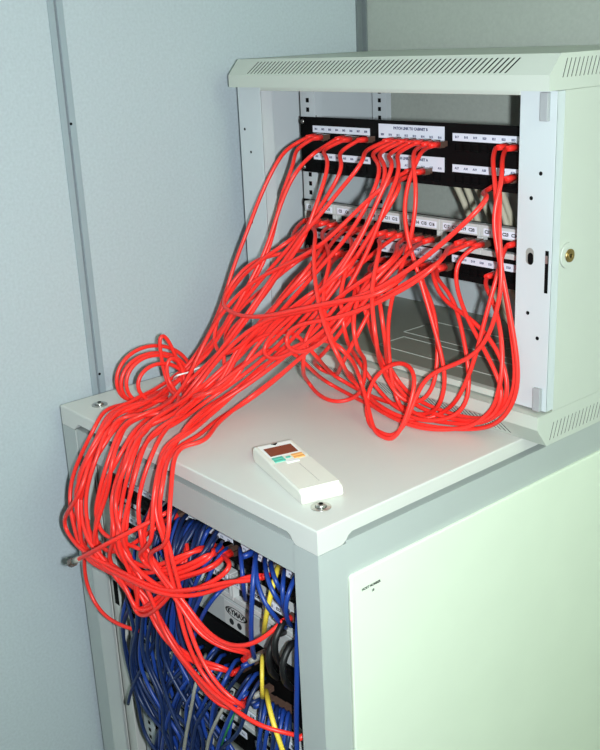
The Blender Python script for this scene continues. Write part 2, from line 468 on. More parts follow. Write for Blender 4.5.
under(cr, 'latch_slot', MB().box(.0300, .0350, YB - .0005, YB + .0008, 1.208, 1.262), 'hole')
under(cr, 'latch_tongue', MB().box(.0308, .0340, YB - .0012, YB - .0002, 1.246, 1.256), 'zinc')
under(cr, 'hinge_tab', MB().box(.0185, .0300, YB - .0062, YB - .0002, 1.4185, 1.4520), 'tab', .0008)
under(cr, 'hinge_tab', MB().box(.0215, .0330, YB - .0062, YB - .0002, 1.0500, 1.0810), 'tab', .0008)
lk = MB().ring((XR, .401, 1.252), (1, 0, 0), .0085, .0165, .0030, 28)
lko = under(rs, 'lock', lk, 'paint2')
bc = MB().cyl((XR, .401, 1.252), (1, 0, 0), .0084, .0050, 20); bc.ring((XR + .005, .401, 1.252), (1, 0, 0), .0030, .0060, .0008, 16)
under(lko, 'lock_core', bc, 'brass')
under(lko, 'keyhole', MB().box(XR + .0048, XR + .0056, .4002, .4018, 1.2495, 1.2545), 'hole')
# inner floor knock-outs (thin raised outlines)
kn = MB()
def outline(x0, x1, y0, y1, z, w=.0012):
    for a in ((x0, x1, y0, y0 + w), (x0, x1, y1 - w, y1), (x0, x0 + w, y0, y1), (x1 - w, x1, y0, y1)):
        kn.box(a[0], a[1], a[2], a[3], z + .0012, z + .0020)
outline(-.36, -.20, .52, .60, ZB1 + .0001); outline(-.17, -.02, .52, .60, ZB1 + .0001); outline(-.34, -.05, .44, .50, ZB1 + .0001)
rpart('knockout_outline', kn, 'paint2', 0)
for xo, sg in ((-.511 - .001, 1), (-.029 + .001, -1)):
    mount_rail(rack, xo, sg, .4455, ZB1 + .001, ZT0 - .001)
    mount_rail(rack, xo - sg*.030, sg, .640, ZB1 + .001, ZT0 - .001)
# perforated bracket at the lower left inside
br = MB().box(-.500, -.415, .55, .552, 1.075, 1.118); bro = rpart('bracket', br, 'paint2', 0)
bh = MB()
for k in range(3): bh.box(-.487 + k*.026, -.480 + k*.026, .5492, .5502, 1.092, 1.099)
under(bro, 'bracket_holes', bh, 'hole')

# ================================================================== PANELS AND DEVICES
PX0, PXW = -.511, .4826
UNIT = .04445
def ear_screws(par, x0, yf, zs):
    for z in zs:
        for x in (x0 + .0075, x0 + PXW - .0075):
            m = MB().ring((x, yf, z), (0, -1, 0), .0042, .0068, .0016, 16)
            a = m.build('washer', 'black'); keep(a, par)
            s = MB().cyl((x, yf, z), (0, -1, 0), .0040, .0030, 14, .0032); keep(s.build('screw', 'zinc'), par)
def port_row(par, x, yf, z, n, pitch=.0142, w=.0118, h=.0085):
    m = MB()
    for k in range(n):
        a = x + k * pitch
        m.box(a, a + w, yf - .0016, yf - .0002, z - h/2 - .0012, z - h/2)         # sill
        m.box(a, a + w, yf - .0016, yf - .0002, z + h/2, z + h/2 + .0012)
        m.box(a - .0010, a + .0002, yf - .0016, yf - .0002, z - h/2, z + h/2)
        m.box(a + w - .0002, a + w + .001, yf - .0016, yf - .0002, z - h/2, z + h/2)
        m.box(a + .0003, a + w - .0003, yf - .0006, yf - .0002, z - h/2 + .0002, z + h/2 - .0002)
    return keep(m.build('port_row', 'port'), par)
def codes(letter, n, start=1): return ['%s%02d' % (letter, k + start) for k in range(n)]
def label_strip(par, x0, x1, yf, z0, z1, cs, head=None, size=.0042):
    o = keep(MB().box(x0, x1, yf - .0012, yf - .0002, z0, z1).build('label_strip', 'label'), par)
    n = len(cs); zt = (z0 + z1)/2 if not head else z0 + .0050
    me = None; vs_, fs_ = [], []
    for k, c in enumerate(cs):
        t = text_mesh(c, size, 'CENTER'); off = len(vs_)
        cx = x0 + (k + .5) * (x1 - x0) / n
        vs_ += [(cx + v.co.x, yf - .0014, zt + v.co.y) for v in t.vertices]
        fs_ += [tuple(i + off for i in p.vertices) for p in t.polygons]
        bpy.data.meshes.remove(t)
    if head:
        t = text_mesh(head, .0054, 'CENTER'); off = len(vs_)
        vs_ += [((x0 + x1)/2 + v.co.x, yf - .0014, z1 - .0055 + v.co.y) for v in t.vertices]
        fs_ += [tuple(i + off for i in p.vertices) for p in t.polygons]
        bpy.data.meshes.remove(t)
    me = bpy.data.meshes.new('writing'); me.from_pydata(vs_, [], fs_)
    w = link('writing', me, 'ink'); w.parent = o
    return o
def plate(par, x0, yf, z0, z1, m, depth=.0022, name='face_plate'):
    return keep(MB().box(x0, x0 + PXW, yf, yf + depth, z0 + .0004, z1 - .0004).build(name, m, None, .0005, 1), par)

PY = .4405
GX = (PX0 + .036, PX0 + .1855, PX0 + .331)       # starts of the three groups of eight ports
# --- black 48-port panel
zA0, zA1 = 1.314, 1.403
pa = empty('patch_panel', 'black two-row patch panel with white label strips at the top of the rack', 'patch panel', (PX0 + PXW/2, PY, zA0))
plate(pa, PX0, PY, zA0, zA1, 'black')
keep(MB().box(PX0 + .02, PX0 + PXW - .02, PY + .003, PY + .03, zA0 + .006, zA1 - .006).build('circuit_housing', 'black'), pa)
ear_screws(pa, PX0, PY, (zA0 + .008, zA1 - .008))
for row, (zl0, zl1, zh1, zp, L) in enumerate(((1.3790, 1.3895, 1.3975, 1.3705, 'B'), (1.3360, 1.3465, 1.3545, 1.3260, 'A'))):
    for g in range(3):
        head = ('PATCH LINK TO CABINET ' + L) if g == 1 else None
        label_strip(pa, GX[g] - .004, GX[g] + .126, PY, zl0 - (.002 if head else 0), zh1 if head else zl1, codes(L, 8, 1 + 8*g), head)
        port_row(pa, GX[g] + .001, PY, zp, 8, .0148)
# --- light grey modular jack panel
def jack_panel(name, label, x0, yf, z0, group=None, letter='C'):
    t = empty(name, label, 'patch panel', (x0 + PXW/2, yf, z0), group)
    plate(t, x0, yf + .010, z0, z0 + UNIT, 'black', .002, 'back_plate')
    ear_screws(t, x0, yf + .010, (z0 + .008, z0 + UNIT - .008))
    n = 6; w = .0742
    for k in range(n):
        a = x0 + .0187 + k * w
        m = MB()
        m.box(a, a + w - .0008, yf - .004, yf + .0098, z0 + .0275, z0 + .0435)      # upper block carrying the label
        m.box(a, a + w - .0008, yf - .002, yf + .0098, z0 + .0008, z0 + .0085)      # lower sill
        m.box(a, a + .0048, yf - .005, yf + .0098, z0 + .0087, z0 + .0273)
        m.box(a + w - .0056, a + w - .0008, yf - .005, yf + .0098, z0 + .0087, z0 + .0273)
        mo = keep(m.build('jack_module', 'jack', None, .0005, 1), t)
        lo_ = MB().box(a + .006, a + w - .007, yf - .0050, yf - .0041, z0 + .0300, z0 + .0395).build('label_strip', 'label'); lo_.parent = mo
        vs_, fs_ = [], []
        for q in range(4):
            tm = text_mesh('%s%d' % (letter, k*4 + q + 1), .0062, 'CENTER'); off = len(vs_)
            cx = a + .0135 + q * .0152
            vs_ += [(cx + v.co.x, yf - .0052, z0 + .0348 + v.co.y) for v in tm.vertices]
            fs_ += [tuple(i + off for i in p.vertices) for p in tm.polygons]; bpy.data.meshes.remove(tm)
        me = bpy.data.meshes.new('writing'); me.from_pydata(vs_, [], fs_); wo = link('writing', me, 'inkb'); wo.parent = mo
        pm = MB()
        for q in range(4): pm.box(a + .0062 + q*.0155, a + .0195 + q*.0155, yf + .004, yf + .0096, z0 + .010, z0 + .0255)
        po = pm.build('port_row', 'port'); po.parent = mo
    return t
zB0 = 1.2255
jack_panel('jack_panel', 'light grey jack panel with small white labels between two black panels of the rack', PX0, PY - .010, zB0)
# --- black single-row panel
def black_panel(label, x0, yf, z0, heads=(), letter='D', group=None):
    t = empty('patch_panel', label, 'patch panel', (x0 + PXW/2, yf, z0), group)
    plate(t, x0, yf, z0, z0 + UNIT, 'black')
    keep(MB().box(x0 + .02, x0 + PXW - .02, yf + .003, yf + .03, z0 + .006, z0 + UNIT - .006).build('circuit_housing', 'black'), t)
    ear_screws(t, x0, yf, (z0 + .008, z0 + UNIT - .008))
    for g in range(3):
        gx = x0 + (GX[g] - PX0)
        head = heads[g] if heads else None
        label_strip(t, gx - .004, gx + .122, yf, z0 + (.023 if head else .0260), z0 + (.0405 if head else .0365), codes(letter, 8, 1 + 8*g), head)
        port_row(t, gx + .001, yf, z0 + .0150, 8, .0148)
    return t
zC0 = 1.1805
black_panel('black one-row patch panel with white label strips below the light grey jack panel', PX0, PY, zC0, (None, 'LINK TO CABINET', None), 'D')

# --- equipment inside the floor cabinet
LX0 = -.5413
GL = None
def lower_panel(label, z0, kind):
    if kind == 'jack': return jack_panel('jack_panel', label, LX0, EY - .010, z0, None, 'E')
    return black_panel(label, LX0, EY, z0, (), 'F')
lower_panel('black patch panel just under the top rail inside the floor cabinet', .8480, 'black')
lower_panel('light grey jack panel below the topmost black panel inside the floor cabinet', .7950, 'jack')
def switch(label, z0, h, m, with_logo):
    t = empty('network_switch', label, 'network switch', (LX0 + PXW/2, EY + .1, z0))
    keep(MB().box(LX0 + .022, LX0 + PXW - .022, EY - .001, EY + .22, z0 + .001, z0 + h - .001).build('case', m, None, .0012, 1), t)
    for x in (LX0, LX0 + PXW - .0215):
        keep(MB().box(x, x + .0213, EY, EY + .002, z0 + .001, z0 + h - .001).build('ear', m), t)
    pr_ = MB()
    for k in range(12): pr_.box(LX0 + .06 + k*.0125, LX0 + .0705 + k*.0125, EY - .0018, EY - .0012, z0 + .010, z0 + .021)
    keep(pr_.build('port_row', 'port'), t)
    if with_logo:
        lx = -.264
        lb = keep(MB().box(lx, lx + .060, EY - .0022, EY - .0011, z0 + .003, z0 + h - .003).build('label_plate', 'jack', None, .0004, 1), t)
        el = MB(); N = 24
        for k in range(N):
            a, b = 2*pi*k/N, 2*pi*(k+1)/N
            P = lambda t_, r: (lx + .028 + r*.025*cos(t_), EY - .0025, z0 + .029 + r*.0085*sin(t_))
            o_ = len(el.v); el.v += [P(a, 1), P(b, 1), P(b, .86), P(a, .86)]; el.f.append((o_, o_+1, o_+2, o_+3)); el.sm.append(False)
        e_ = el.build('logo_oval', 'inkb'); e_.parent = lb
        w = text('KYMAX', .0115, (lx + .028, EY - .0025, z0 + .029), 'front', 'inkb', None, 'writing', 'CENTER'); w.parent = lb
        dd = MB(); dd.cyl((lx + .016, EY - .0021, z0 + .0125), (0, -1, 0), .0050, .0006, 16); dd.cyl((lx + .034, EY - .0021, z0 + .0125), (0, -1, 0), .0050, .0006, 16)
        d_ = dd.build('logo_dots', 'groove'); d_.parent = lb
    return t
switch('grey network switch with an oval logo plate inside the floor cabinet', .7370, .046, 'device', True)
switch('tall black network switch below the grey switch with the oval logo', .6450, .0880, 'black', False)
lower_panel('light grey jack panel below the tall black switch in the floor cabinet', .5880, 'jack')
lower_panel('black patch panel between the two lowest light grey jack panels in the floor cabinet', .5300, 'black')
lower_panel('lowest light grey jack panel seen in the floor cabinet', .4700, 'jack')

# ================================================================== REMOTE CONTROL
def remote():
    a = np.array([-.237, .100, 0]); 
    head = (pz(254, 449, H + .018) + pz(289, 440, H + .018)) / 2
    tail = (pz(302, 495, H + .016) + pz(344, 483, H + .016)) / 2
    d = Vector(head - tail); d.z = 0; L = d.length; d.normalize()
    w = .056; s = Vector((-d.y, d.x, 0))          # s points to the left of travel
    base = Vector((tail[0], tail[1], H))
    t = empty('remote_control', 'cream white remote control with a brown display lying on the cabinet lid', 'remote control', base)
    X = lambda l, q, z: base + d*l + s*q + Vector((0, 0, z))
    hT, hH = .0165, .0215
    prof = [(0, .002), (.004, 0), (L*.35, 0), (L - .006, 0), (L, .004), (L, hH - .003), (L - .004, hH), (L*.64, hH - .002), (L*.60, hH - .003), (.010, hT), (.002, hT - .003)]
    body = MB().prism([X(l, -w/2, z) for l, z in prof], s * w)
    bo = keep(body.build('body', 'cream', None, .0028, 3), t)
    def topz(l): return hT + (hH - .003 - hT) * (l - .010)/(L*.60 - .010) if l < L*.6 else hH - .003 + (l - L*.6)/(L*.4) * .0032
    def plate_(name, l0, l1, q0, q1, m, up=.0007, ins=.0006):
        b = MB(); b.quadbox([X(l0, q0, topz(l0) - ins), X(l1, q0, topz(l1) - ins), X(l1, q1, topz(l1) - ins), X(l0, q1, topz(l0) - ins),
                             X(l0, q0, topz(l0) + up), X(l1, q0, topz(l1) + up), X(l1, q1, topz(l1) + up), X(l0, q1, topz(l0) + up)])
        return keep(b.build(name, m, None, .0003, 1), t)
    plate_('screen_bezel', L*.70, L*.955, -.0225, .0225, 'white', .0006)
    plate_('display', L*.725, L*.885, -.0195, .0195, 'lcd', .0010)
    plate_('cover', .010, L*.575, -.0262, .0262, 'cream', .0010)
    plate_('cover_groove', .020, L*.50, -.0052, -.0044, 'seamgrey', .0012)
    plate_('cover_lip', L*.545, L*.592, -.0085, .0085, 'white', .0022)
    for (l0, l1, q0, q1, m) in ((.655, .690, .006, .021, 'teal'), (.610, .645, .006, .021, 'teal'), (.655, .690, -.021, -.006, 'orange'), (.610, .645, -.021, -.006, 'orange'), (.640, .668, -.003, .003, 'teal')):
        plate_('button', L*l0, L*l1, q0, q1, m, .0016)
    ar = MB(); l = L*.945
    ar.prism([X(l, .0045, topz(l) + .0004), X(l, -.0045, topz(l) + .0004), X(L*.915, 0, topz(L*.915) + .0004)], (0, 0, .0008))
    keep(ar.build('arrow_mark', 'hole'), t)
remote()

# ================================================================== CABLES
def spline(P, step=.008):
    P = [np.asarray(p, float) for p in P]
    P = [P[0]*2 - P[1]] + P + [P[-1]*2 - P[-2]]
    out = []
    for i in range(1, len(P) - 2):
        p0, p1, p2, p3 = P[i-1:i+3]
        t0 = 0; t1 = t0 + max(np.linalg.norm(p1-p0), 1e-5)**.5; t2 = t1 + max(np.linalg.norm(p2-p1), 1e-5)**.5; t3 = t2 + max(np.linalg.norm(p3-p2), 1e-5)**.5
        for t in np.linspace(t1, t2, 14, endpoint=False):
            A1 = (t1-t)/(t1-t0)*p0 + (t-t0)/(t1-t0)*p1; A2 = (t2-t)/(t2-t1)*p1 + (t-t1)/(t2-t1)*p2; A3 = (t3-t)/(t3-t2)*p2 + (t-t2)/(t3-t2)*p3
            B1 = (t2-t)/(t2-t0)*A1 + (t-t0)/(t2-t0)*A2; B2 = (t3-t)/(t3-t1)*A2 + (t-t1)/(t3-t1)*A3
            out.append((t2-t)/(t2-t1)*B1 + (t-t1)/(t2-t1)*B2)
    out.append(P[-2])
    out = np.array(out)
    L = np.concatenate([[0], np.cumsum(np.linalg.norm(np.diff(out, axis=0), axis=1))])
    n = max(6, int(L[-1]/step))
    s = np.linspace(0, L[-1], n)
    return np.stack([np.interp(s, L, out[:, k]) for k in range(3)], 1)

SOLIDS = []      # boxes that cables may not enter: x0,x1,y0,y1,z0,z1
SOLIDS += [(-.6, 0, 0, .7, .93, 1.0), (-.9, WX, -2, 2, 0, 3), (XL, XR, YH + .004, YE, 1.0, 1.0466), (XL, OX0, YB, YB + .02, 1.0, 1.5), (OX1, XR, YB, YB + .02, 1.0, 1.5),
           (-PW, 0.0, 0, .03, 0, .97), (-CW, -CW + .04, 0, .03, 0, .97), (XL, XR, YH, YE, 1.4538, 1.5)]
def relax(curves, radii, iters=24):
    n = [len(c) for c in curves]; idx = np.concatenate([[0], np.cumsum(n)])
    P = np.concatenate(curves); P0 = P.copy()
    cid = np.repeat(np.arange(len(n)), n); R = np.array(radii)[cid]
    fixed = np.zeros(len(P), bool)
    for i in range(len(n)): fixed[idx[i]:idx[i]+4] = True; fixed[idx[i+1]-3:idx[i+1]] = True
    rmax = 2 * max(radii)
    for it in range(iters):
        kd = kdtree.KDTree(len(P))
        for i, p in enumerate(P): kd.insert(p, i)
        kd.balance()
        I, J = [], []
        for i in range(len(P)):
            ci = cid[i]
            for (_, j, d) in kd.find_range(P[i], rmax):
                if j > i and (cid[j] != ci or abs(j - i) > 6): I.append(i); J.append(j)
        if I:
            I = np.array(I); J = np.array(J)
            D = P[I] - P[J]; d = np.linalg.norm(D, axis=1)
            D[d < 1e-5] = rng.normal(size=(int((d < 1e-5).sum()), 3)); dn = np.maximum(np.linalg.norm(D, axis=1), 1e-6)
            pen = np.maximum(R[I] + R[J] - d, 0) * .4
            mv = D / dn[:, None] * pen[:, None]
            acc = np.zeros_like(P); cnt = np.zeros(len(P))
            np.add.at(acc, I, mv); np.add.at(acc, J, -mv); np.add.at(cnt, I, 1); np.add.at(cnt, J, 1)
            acc /= np.maximum(cnt, 1)[:, None] ** .5
            acc[fixed] = 0
            P = P + acc
        # stiffness
        for i in range(len(n)):
            a, b = idx[i], idx[i+1]
            Q = P[a:b]; S = Q.copy()
            S[1:-1] = .5*Q[1:-1] + .25*(Q[:-2] + Q[2:])
            f = fixed[a:b]; S[f] = Q[f]; P[a:b] = S
        P += (P0 - P) * .02
        for (x0, x1, y0, y1, z0, z1) in SOLIDS:
            lo_ = np.array([x0, y0, z0]) - R[:, None]; hi_ = np.array([x1, y1, z1]) + R[:, None]
            ins = np.all((P > lo_) & (P < hi_), axis=1) & ~fixed
            if ins.any():
                k = np.where(ins)[0]
                dl = P[k] - lo_[k]; dh = hi_[k] - P[k]
                A = np.concatenate([dl, dh], 1); w = A.argmin(1)
                for q, ki in enumerate(k):
                    ax = w[q] % 3
                    P[ki, ax] = lo_[ki, ax] if w[q] < 3 else hi_[ki, ax]
    return [P[idx[i]:idx[i+1]] for i in range(len(n))]

# plug shared by every cable: latch body + boot, axis along -y (points into a port at +y)
def plug_mesh(bootmat):
    m = MB()
    m.box(-.0052, .0052, -.008, .006, -.0038, .0038); m.box(-.0026, .0026, -.007, .004, -.0056, -.0038)
    me = m.mesh('plug'); me.materials.append(M['plug']); me.materials.append(M[bootmat])
    nf = len(me.polygons)
    b = MB(); b.v = list(m.v); b.f = list(m.f); b.sm = list(m.sm)
    b.cyl((0, -.0078, 0), (0, -1, 0), .0050, .018, 10, .0037)
    me2 = b.mesh('plug'); me2.materials.append(M['plug']); me2.materials.append(M[bootmat])
    for p in me2.polygons:
        if p.index >= nf: p.material_index = 1
    bpy.data.meshes.remove(me)
    return me2
PLUGS = {}
def add_plug(par, p, d, bootmat):
    """p tip, d direction the plug points to"""
    if bootmat not in PLUGS: PLUGS[bootmat] = plug_mesh(bootmat)
    o = bpy.data.objects.new('plug', PLUGS[bootmat]); COL.objects.link(o); o.parent = par
    q = Vector((0, 1, 0)).rotation_difference(Vector(d))
    o.matrix_local = Matrix.Translation(Vector(p)) @ q.to_matrix().to_4x4()
    return o

class Cable: pass
CABLES = []
def cable(P, m='red', r=.0031, name='red_patch_cable', label='', group=None, plug0=None, plug1=None):
    c = Cable(); c.P = spline(P); c.m = m; c.r = r; c.name = name; c.label = label; c.group = group; c.p0 = plug0; c.p1 = plug1
    CABLES.append(c); return c

def sheet(u, v, off=0.):      # sloping surface along which the cables fall from the panels to the lid
    return on(u, v, (0, 1, -.5), .19 - .5*1.03 + off)
J = lambda s: random.uniform(-s, s)

G_MAIN = 'red patch cables in the thick bundle'
BLABEL = {}
for o_, p_ in zip(('leftmost', 'second', 'third', 'fourth', 'fifth', 'sixth', 'seventh', 'eighth', 'ninth', 'tenth'),
                  ((317,136), (323,137), (346,138), (352,139), (368,139), (394,140), (402,141), (409,141), (417,142), (424,142))):
    BLABEL[p_] = o_ + ' red cable' + ('' if o_ == 'leftmost' else ' from the left') + ' in the top row of the top black panel'
BLABEL.update({(513,179): 'long red cable sweeping left from the rightmost lower port of the top panel',
 (416,170): 'left red cable of the pair in the lower row of the top black panel',
 (425,171): 'right red cable of the pair in the lower row of the top black panel',
 (476,242): 'red bundle cable from the fifth module of the light grey jack panel',
 (398,261): 'red bundle cable from the middle of the lower black panel'})
# ---- lower ends of the drape, (u, v, y) after the hanging arc
LOW = [
 [(88,554,-.072),(112,568,-.062),(132,579,-.05),(150,600,-.04),(158,625,-.035),(175,646,-.03),(200,664,-.02),(226,668,.0),(250,664,.045)],
 [(84,550,-.072),(108,565,-.062),(131,577,-.05),(149,594,-.04),(168,628,-.035),(192,664,-.03),(216,697,-.02),(236,710,-.01),(250,702,.01),(258,693,.045)],
 [(92,556,-.07),(130,577,-.06),(165,593,-.05),(200,591,-.03),(240,579,-.005),(282,568,.045)],
 [(100,560,-.065),(125,576,-.055),(155,592,-.045),(185,580,-.03),(215,568,-.01),(241,549,.045)],
 [(112,565,-.06),(132,590,-.055),(138,614,-.05),(160,606,-.045),(180,582,-.03),(190,548,.0),(196,528,.045)],
 [(120,560,-.055),(145,572,-.05),(170,563,-.035),(200,548,-.01),(224,541,.045)],
 [(105,552,-.06),(128,545,-.05),(152,528,-.03),(172,516,.0),(186,512,.045)],
 [(118,552,-.06),(140,580,-.055),(166,596,-.04),(205,588,-.025),(235,566,-.005),(240,548,.045)],
 [(130,558,-.055),(150,590,-.05),(160,622,-.045),(180,655,-.04),(205,682,-.03),(232,706,-.03),(262,727,-.02),(290,733,.0),(318,727,.045)],
 [(128,560,-.055),(142,590,-.05),(137,616,-.045),(150,612,-.045),(172,590,-.03),(183,560,-.01),(186,535,.045)],
 [(146,555,-.05),(165,580,-.045),(182,600,-.04),(200,628,-.035),(222,644,-.03),(246,646,-.02),(272,634,.0),(300,613,.045)],
 [(150,552,-.05),(168,576,-.045),(186,606,-.04),(205,634,-.032),(230,648,-.02),(256,651,.02),(262,650,.045)],
 [(140,556,-.05),(160,572,-.045),(190,566,-.03),(215,552,-.01),(232,544,.045)],
 [(168,560,-.045),(176,590,-.042),(188,640,-.04),(206,678,-.035),(226,702,-.03),(246,706,-.015),(258,692,.045)],
]
LOWK = [.0, .04, .10, .18, .28, .36, .22, .40, .62, .50, .90, .95, .72, 1.0]

def lower_path(k, which):
    """hang from the lid's front edge at fraction k (0 = left end of the bundle) and into the cabinet"""
    kk = k; k = min(1.04, max(-.02, k + J(.07)))
    ue = 101 + 76*k + J(3); ve = 426 + (ue - 101)*.496
    e0 = py(ue + 8, ve - 4, .02); e0[2] = H + .006 + abs(J(.012))
    e1 = py(ue - 1, ve, -.010); e1[2] = max(e1[2], H - .002) + abs(J(.008))
    j = J(7)
    pts = [e0, e1,
           py(84 + 86*k + j*.6, 452 + 34*k, -.040 + J(.010)),
           py(70 + 96*k + j + J(3), 490 + 26*k, -.066 + .020*k + J(.014)),
           py(69 + 98*kk + J(7), 525 + 18*k, -.074 + .020*k + J(.014))]
    low = LOW[which]; dj = (J(4), J(4))
    for q, (u, v, y) in enumerate(low):
        a = 0 if q >= len(low) - 2 else 1
        pts.append(py(u + dj[0]*a, v + dj[1]*a, y + J(.004)*a))
    end = pts[-1].copy()
    pts[-1] = end + np.array([0, -.030, 0]); pts.append(end + np.array([0, -.012, 0]))
    return pts

def waist(k, layer):
    u = 172 + 44*k; v = 377 + 46*k
    return pz(u + J(3), v + J(3), H + .005 + .0066*layer)
def fan(us, vs_, k, layer, mids=None, yport=PY, off=0.):
    S = py(us, vs_, yport - .014)
    out = S + np.array([0, -.030, -.002])
    out2 = S + np.array([-.014 + J(.006), -.052, -.014 + J(.004)])
    w = waist(k, layer); uw, vw = 172 + 44*k, 377 + 46*k
    pts = [S, out, out2]
    if mids is None:
        for t, bow in ((.36, (-10, -7)), (.62, (-7, -3)), (.84, (-3, 0))):
            pts.append(sheet(us + (uw-us)*t + bow[0] + J(9), vs_ + (vw-vs_)*t + bow[1] + J(9), off + J(.015)))
    else:
        for (u, v) in mids: pts.append(sheet(u, v, off + J(.008)))
    pts.append(w)
    return pts

def bundle(us, vs_, k, layer, which, mids=None, off=0., yport=PY, r=.0031):
    label = BLABEL[(us, vs_)]
    a = fan(us, vs_, k, layer, mids, yport, off)
    # keep roughly parallel between waist and edge
    mu = 138 + 62*k; mv = 402 + 40*k
    mid = pz(mu + J(4), mv + J(3), H + .006 + .0066*layer)
    P = a + [mid] + lower_path(k, which)
    return cable(P, 'red', r, 'red_patch_cable', label, G_MAIN, (0, 1, 0), (0, 1, 0))

# upper black panel, top row (left group hangs furthest left)
bundle(317, 136, .00, 2, 0, [(280,156),(262,192),(247,232),(233,268),(222,305),(206,340),(186,368)], .0)
bundle(323, 137, .05, 2, 1, [(296,160),(282,192),(272,240),(258,275),(234,310),(210,350)], .0)
bundle(346, 138, .09, 1, 2, [(318,150),(296,170),(282,200),(266,250),(240,300),(214,345)], -.01)
bundle(352, 139, .24, 2, 3, [(330,160),(318,200),(300,245),(270,285),(235,335)], -.02)
bundle(368, 139, .12, 2, 6, [(345,165),(325,200),(300,235),(265,275),(228,320),(204,352)], .0)
bundle(394, 140, .36, 2, 5, [(365,160),(340,190),(312,225),(278,270),(240,325)], -.02)
bundle(402, 141, .42, 2, 4, [(383,165),(370,200),(345,240),(300,290),(250,345)], -.01)
bundle(409, 141, .56, 3, 8, [(388,170),(374,210),(352,250),(312,300),(258,355)], -.025)
bundle(417, 142, .62, 2, 9, [(395,165),(380,195),(360,240),(320,300),(262,360)], -.02)
bundle(424, 142, .76, 2, 10, [(402,165),(386,205),(366,255),(330,315),(268,370)], -.01)
# upper panel, lower row (long pale strands crossing in front)
bundle(513, 179, .45, 3, 7, [(488,200),(455,232),(420,262),(372,292),(310,310),(262,322),(224,352)], -.04, PY, .0033)
bundle(416, 170, .27, 3, 11, [(390,182),(362,205),(330,238),(292,262),(252,282),(222,312),(200,352)], -.03)
bundle(425, 171, .86, 2, 12, [(402,186),(376,225),(345,275),(306,325),(258,372)], -.01)
# light grey jack panel and lower black panel
YJ = PY - .010
bundle(476, 242, 1.0, 2, 11, [(440,262),(392,292),(340,322),(296,362),(252,396)], -.02, YJ)
bundle(398, 261, .97, 0, 13, [(362,290),(330,326),(300,358),(250,400)], .0)

# ---- strands that hang down the right side of the rack and over the lid, each traced
def pt(q):
    if len(q) == 2: return sheet(*q)
    return {'s': lambda: sheet(q[0], q[1], q[3]), 'y': lambda: py(q[0], q[1], q[3]), 'z': lambda: pz(q[0], q[1], q[3]), 'x': lambda: px(q[0], q[1], q[3])}[q[2]]()
def trace(pts, label, plug0=True, r=.0031, name='red_patch_cable', group=None, m='red', plug1=False, tail=None):
    P = [pt(q) for q in pts] + (tail or [])
    return cable(P, m, r, name, label, group, (0, 1, 0) if plug0 else None, (0, 1, 0) if (plug1 or tail) else None)
yA = PY - .014
def pix(P):
    q = CMn.T @ (np.asarray(P) - CAM); return 300 + FPX*q[0]/-q[2], 375 - FPX*q[1]/-q[2]
def port(u, v, yport=yA):
    s = py(u, v, yport); return [(u, v, 'y', yport), tuple(list(pix(s + np.array([0, -.032, -.003]))) + ['y', yport - .032])]
def back(u, v, yport=yA): return port(u, v, yport)[::-1]
yB = YJ - .014
LIFT = H + .0038
trace(port(508,146) + [(497,190,'y',.350),(499,250,'y',.340),(508,310,'y',.338),(516,370,'y',.338),(514,397,'y',.336),(497,417,'y',.335),(468,424,'y',.338),(432,421,'z',LIFT),(402,408,'z',LIFT+.006),(366,394,'z',LIFT+.006),(336,376,'z',LIFT+.02),(312,352,'s',-.01),(290,330,'s',-.01),(262,336,'s',-.02),(230,362,'s',-.02),(196,392,'z',H+.03),(156,418,'z',H+.028)],
      'red patch cable hanging furthest right beside the rack column', tail=lower_path(.50, 9))
trace(port(518,147) + [(503,182,'y',.345),(492,215,'y',.335),(500,262,'y',.330),(511,320,'y',.330),(519,372,'y',.330),(517,398,'y',.328),(502,421,'y',.326),(470,430,'z',LIFT),(430,427,'z',LIFT),(396,417,'z',LIFT),(362,401,'z',LIFT),(328,383,'z',LIFT+.004),(303,362,'s',.0),(282,346,'s',.0),(254,356,'s',-.01),(222,380,'s',-.01),(190,404,'z',H+.03)],
      'red patch cable with the lowest long arc along the rack base', tail=lower_path(.70, 12))
trace(port(518,243,yB) + [(500,266,'y',.365),(485,318,'y',.345),(477,352,'y',.335),(460,396,'y',.330),(440,415,'z',LIFT+.004),(418,423,'z',LIFT),(390,413,'z',LIFT+.007),(358,386,'z',LIFT+.02),(334,344,'s',-.03),(322,300,'s',-.03),(330,262,'s',-.01)] + back(338,224,yB),
      'red patch cable from the rightmost jack swinging down past the rack base', plug1=True)
trace(port(484,244,yB) + [(455,258,'y',.38),(454,280,'y',.37),(467,317,'y',.355),(483,347,'y',.345),(500,381,'y',.338),(505,404,'y',.334),(492,420,'y',.332),(462,421,'z',LIFT+.010),(432,414,'z',LIFT+.008),(402,395,'y',.34),(380,356,'y',.33),(366,312,'s',-.01),(356,282,'s',.0)] + back(358,254),
      'red patch cable crossing the rack opening in a long S to the lower right', plug1=True)
trace(port(447,267) + [(432,270,'y',.375),(437,294,'y',.37),(460,311,'y',.36),(490,337,'y',.35),(504,364,'y',.345),(510,397,'y',.340),(500,414,'y',.338),(476,419,'z',LIFT+.012),(445,412,'z',LIFT+.012),(410,396,'y',.345),(392,372,'y',.35),(384,332,'s',.0),(378,290,'s',.0)] + back(386,259),
      'red patch cable drooping from the lower black panel to the rack sill', plug1=True)
trace(port(440,144) + [(420,152,'y',.365),(408,180,'y',.345),(403,215,'y',.33),(413,255,'y',.325),(427,303,'y',.325),(442,356,'y',.328),(447,380,'y',.328),(441,404,'y',.325),(428,416,'z',LIFT),(408,412,'z',LIFT+.003),(386,400,'z',LIFT+.01),(362,366,'y',.32),(344,330,'s',-.03),(340,290,'s',-.02),(352,252,'s',-.01)] + back(366,228,yB),
      'red patch cable falling straight from the label in the middle of the top panel', plug1=True)
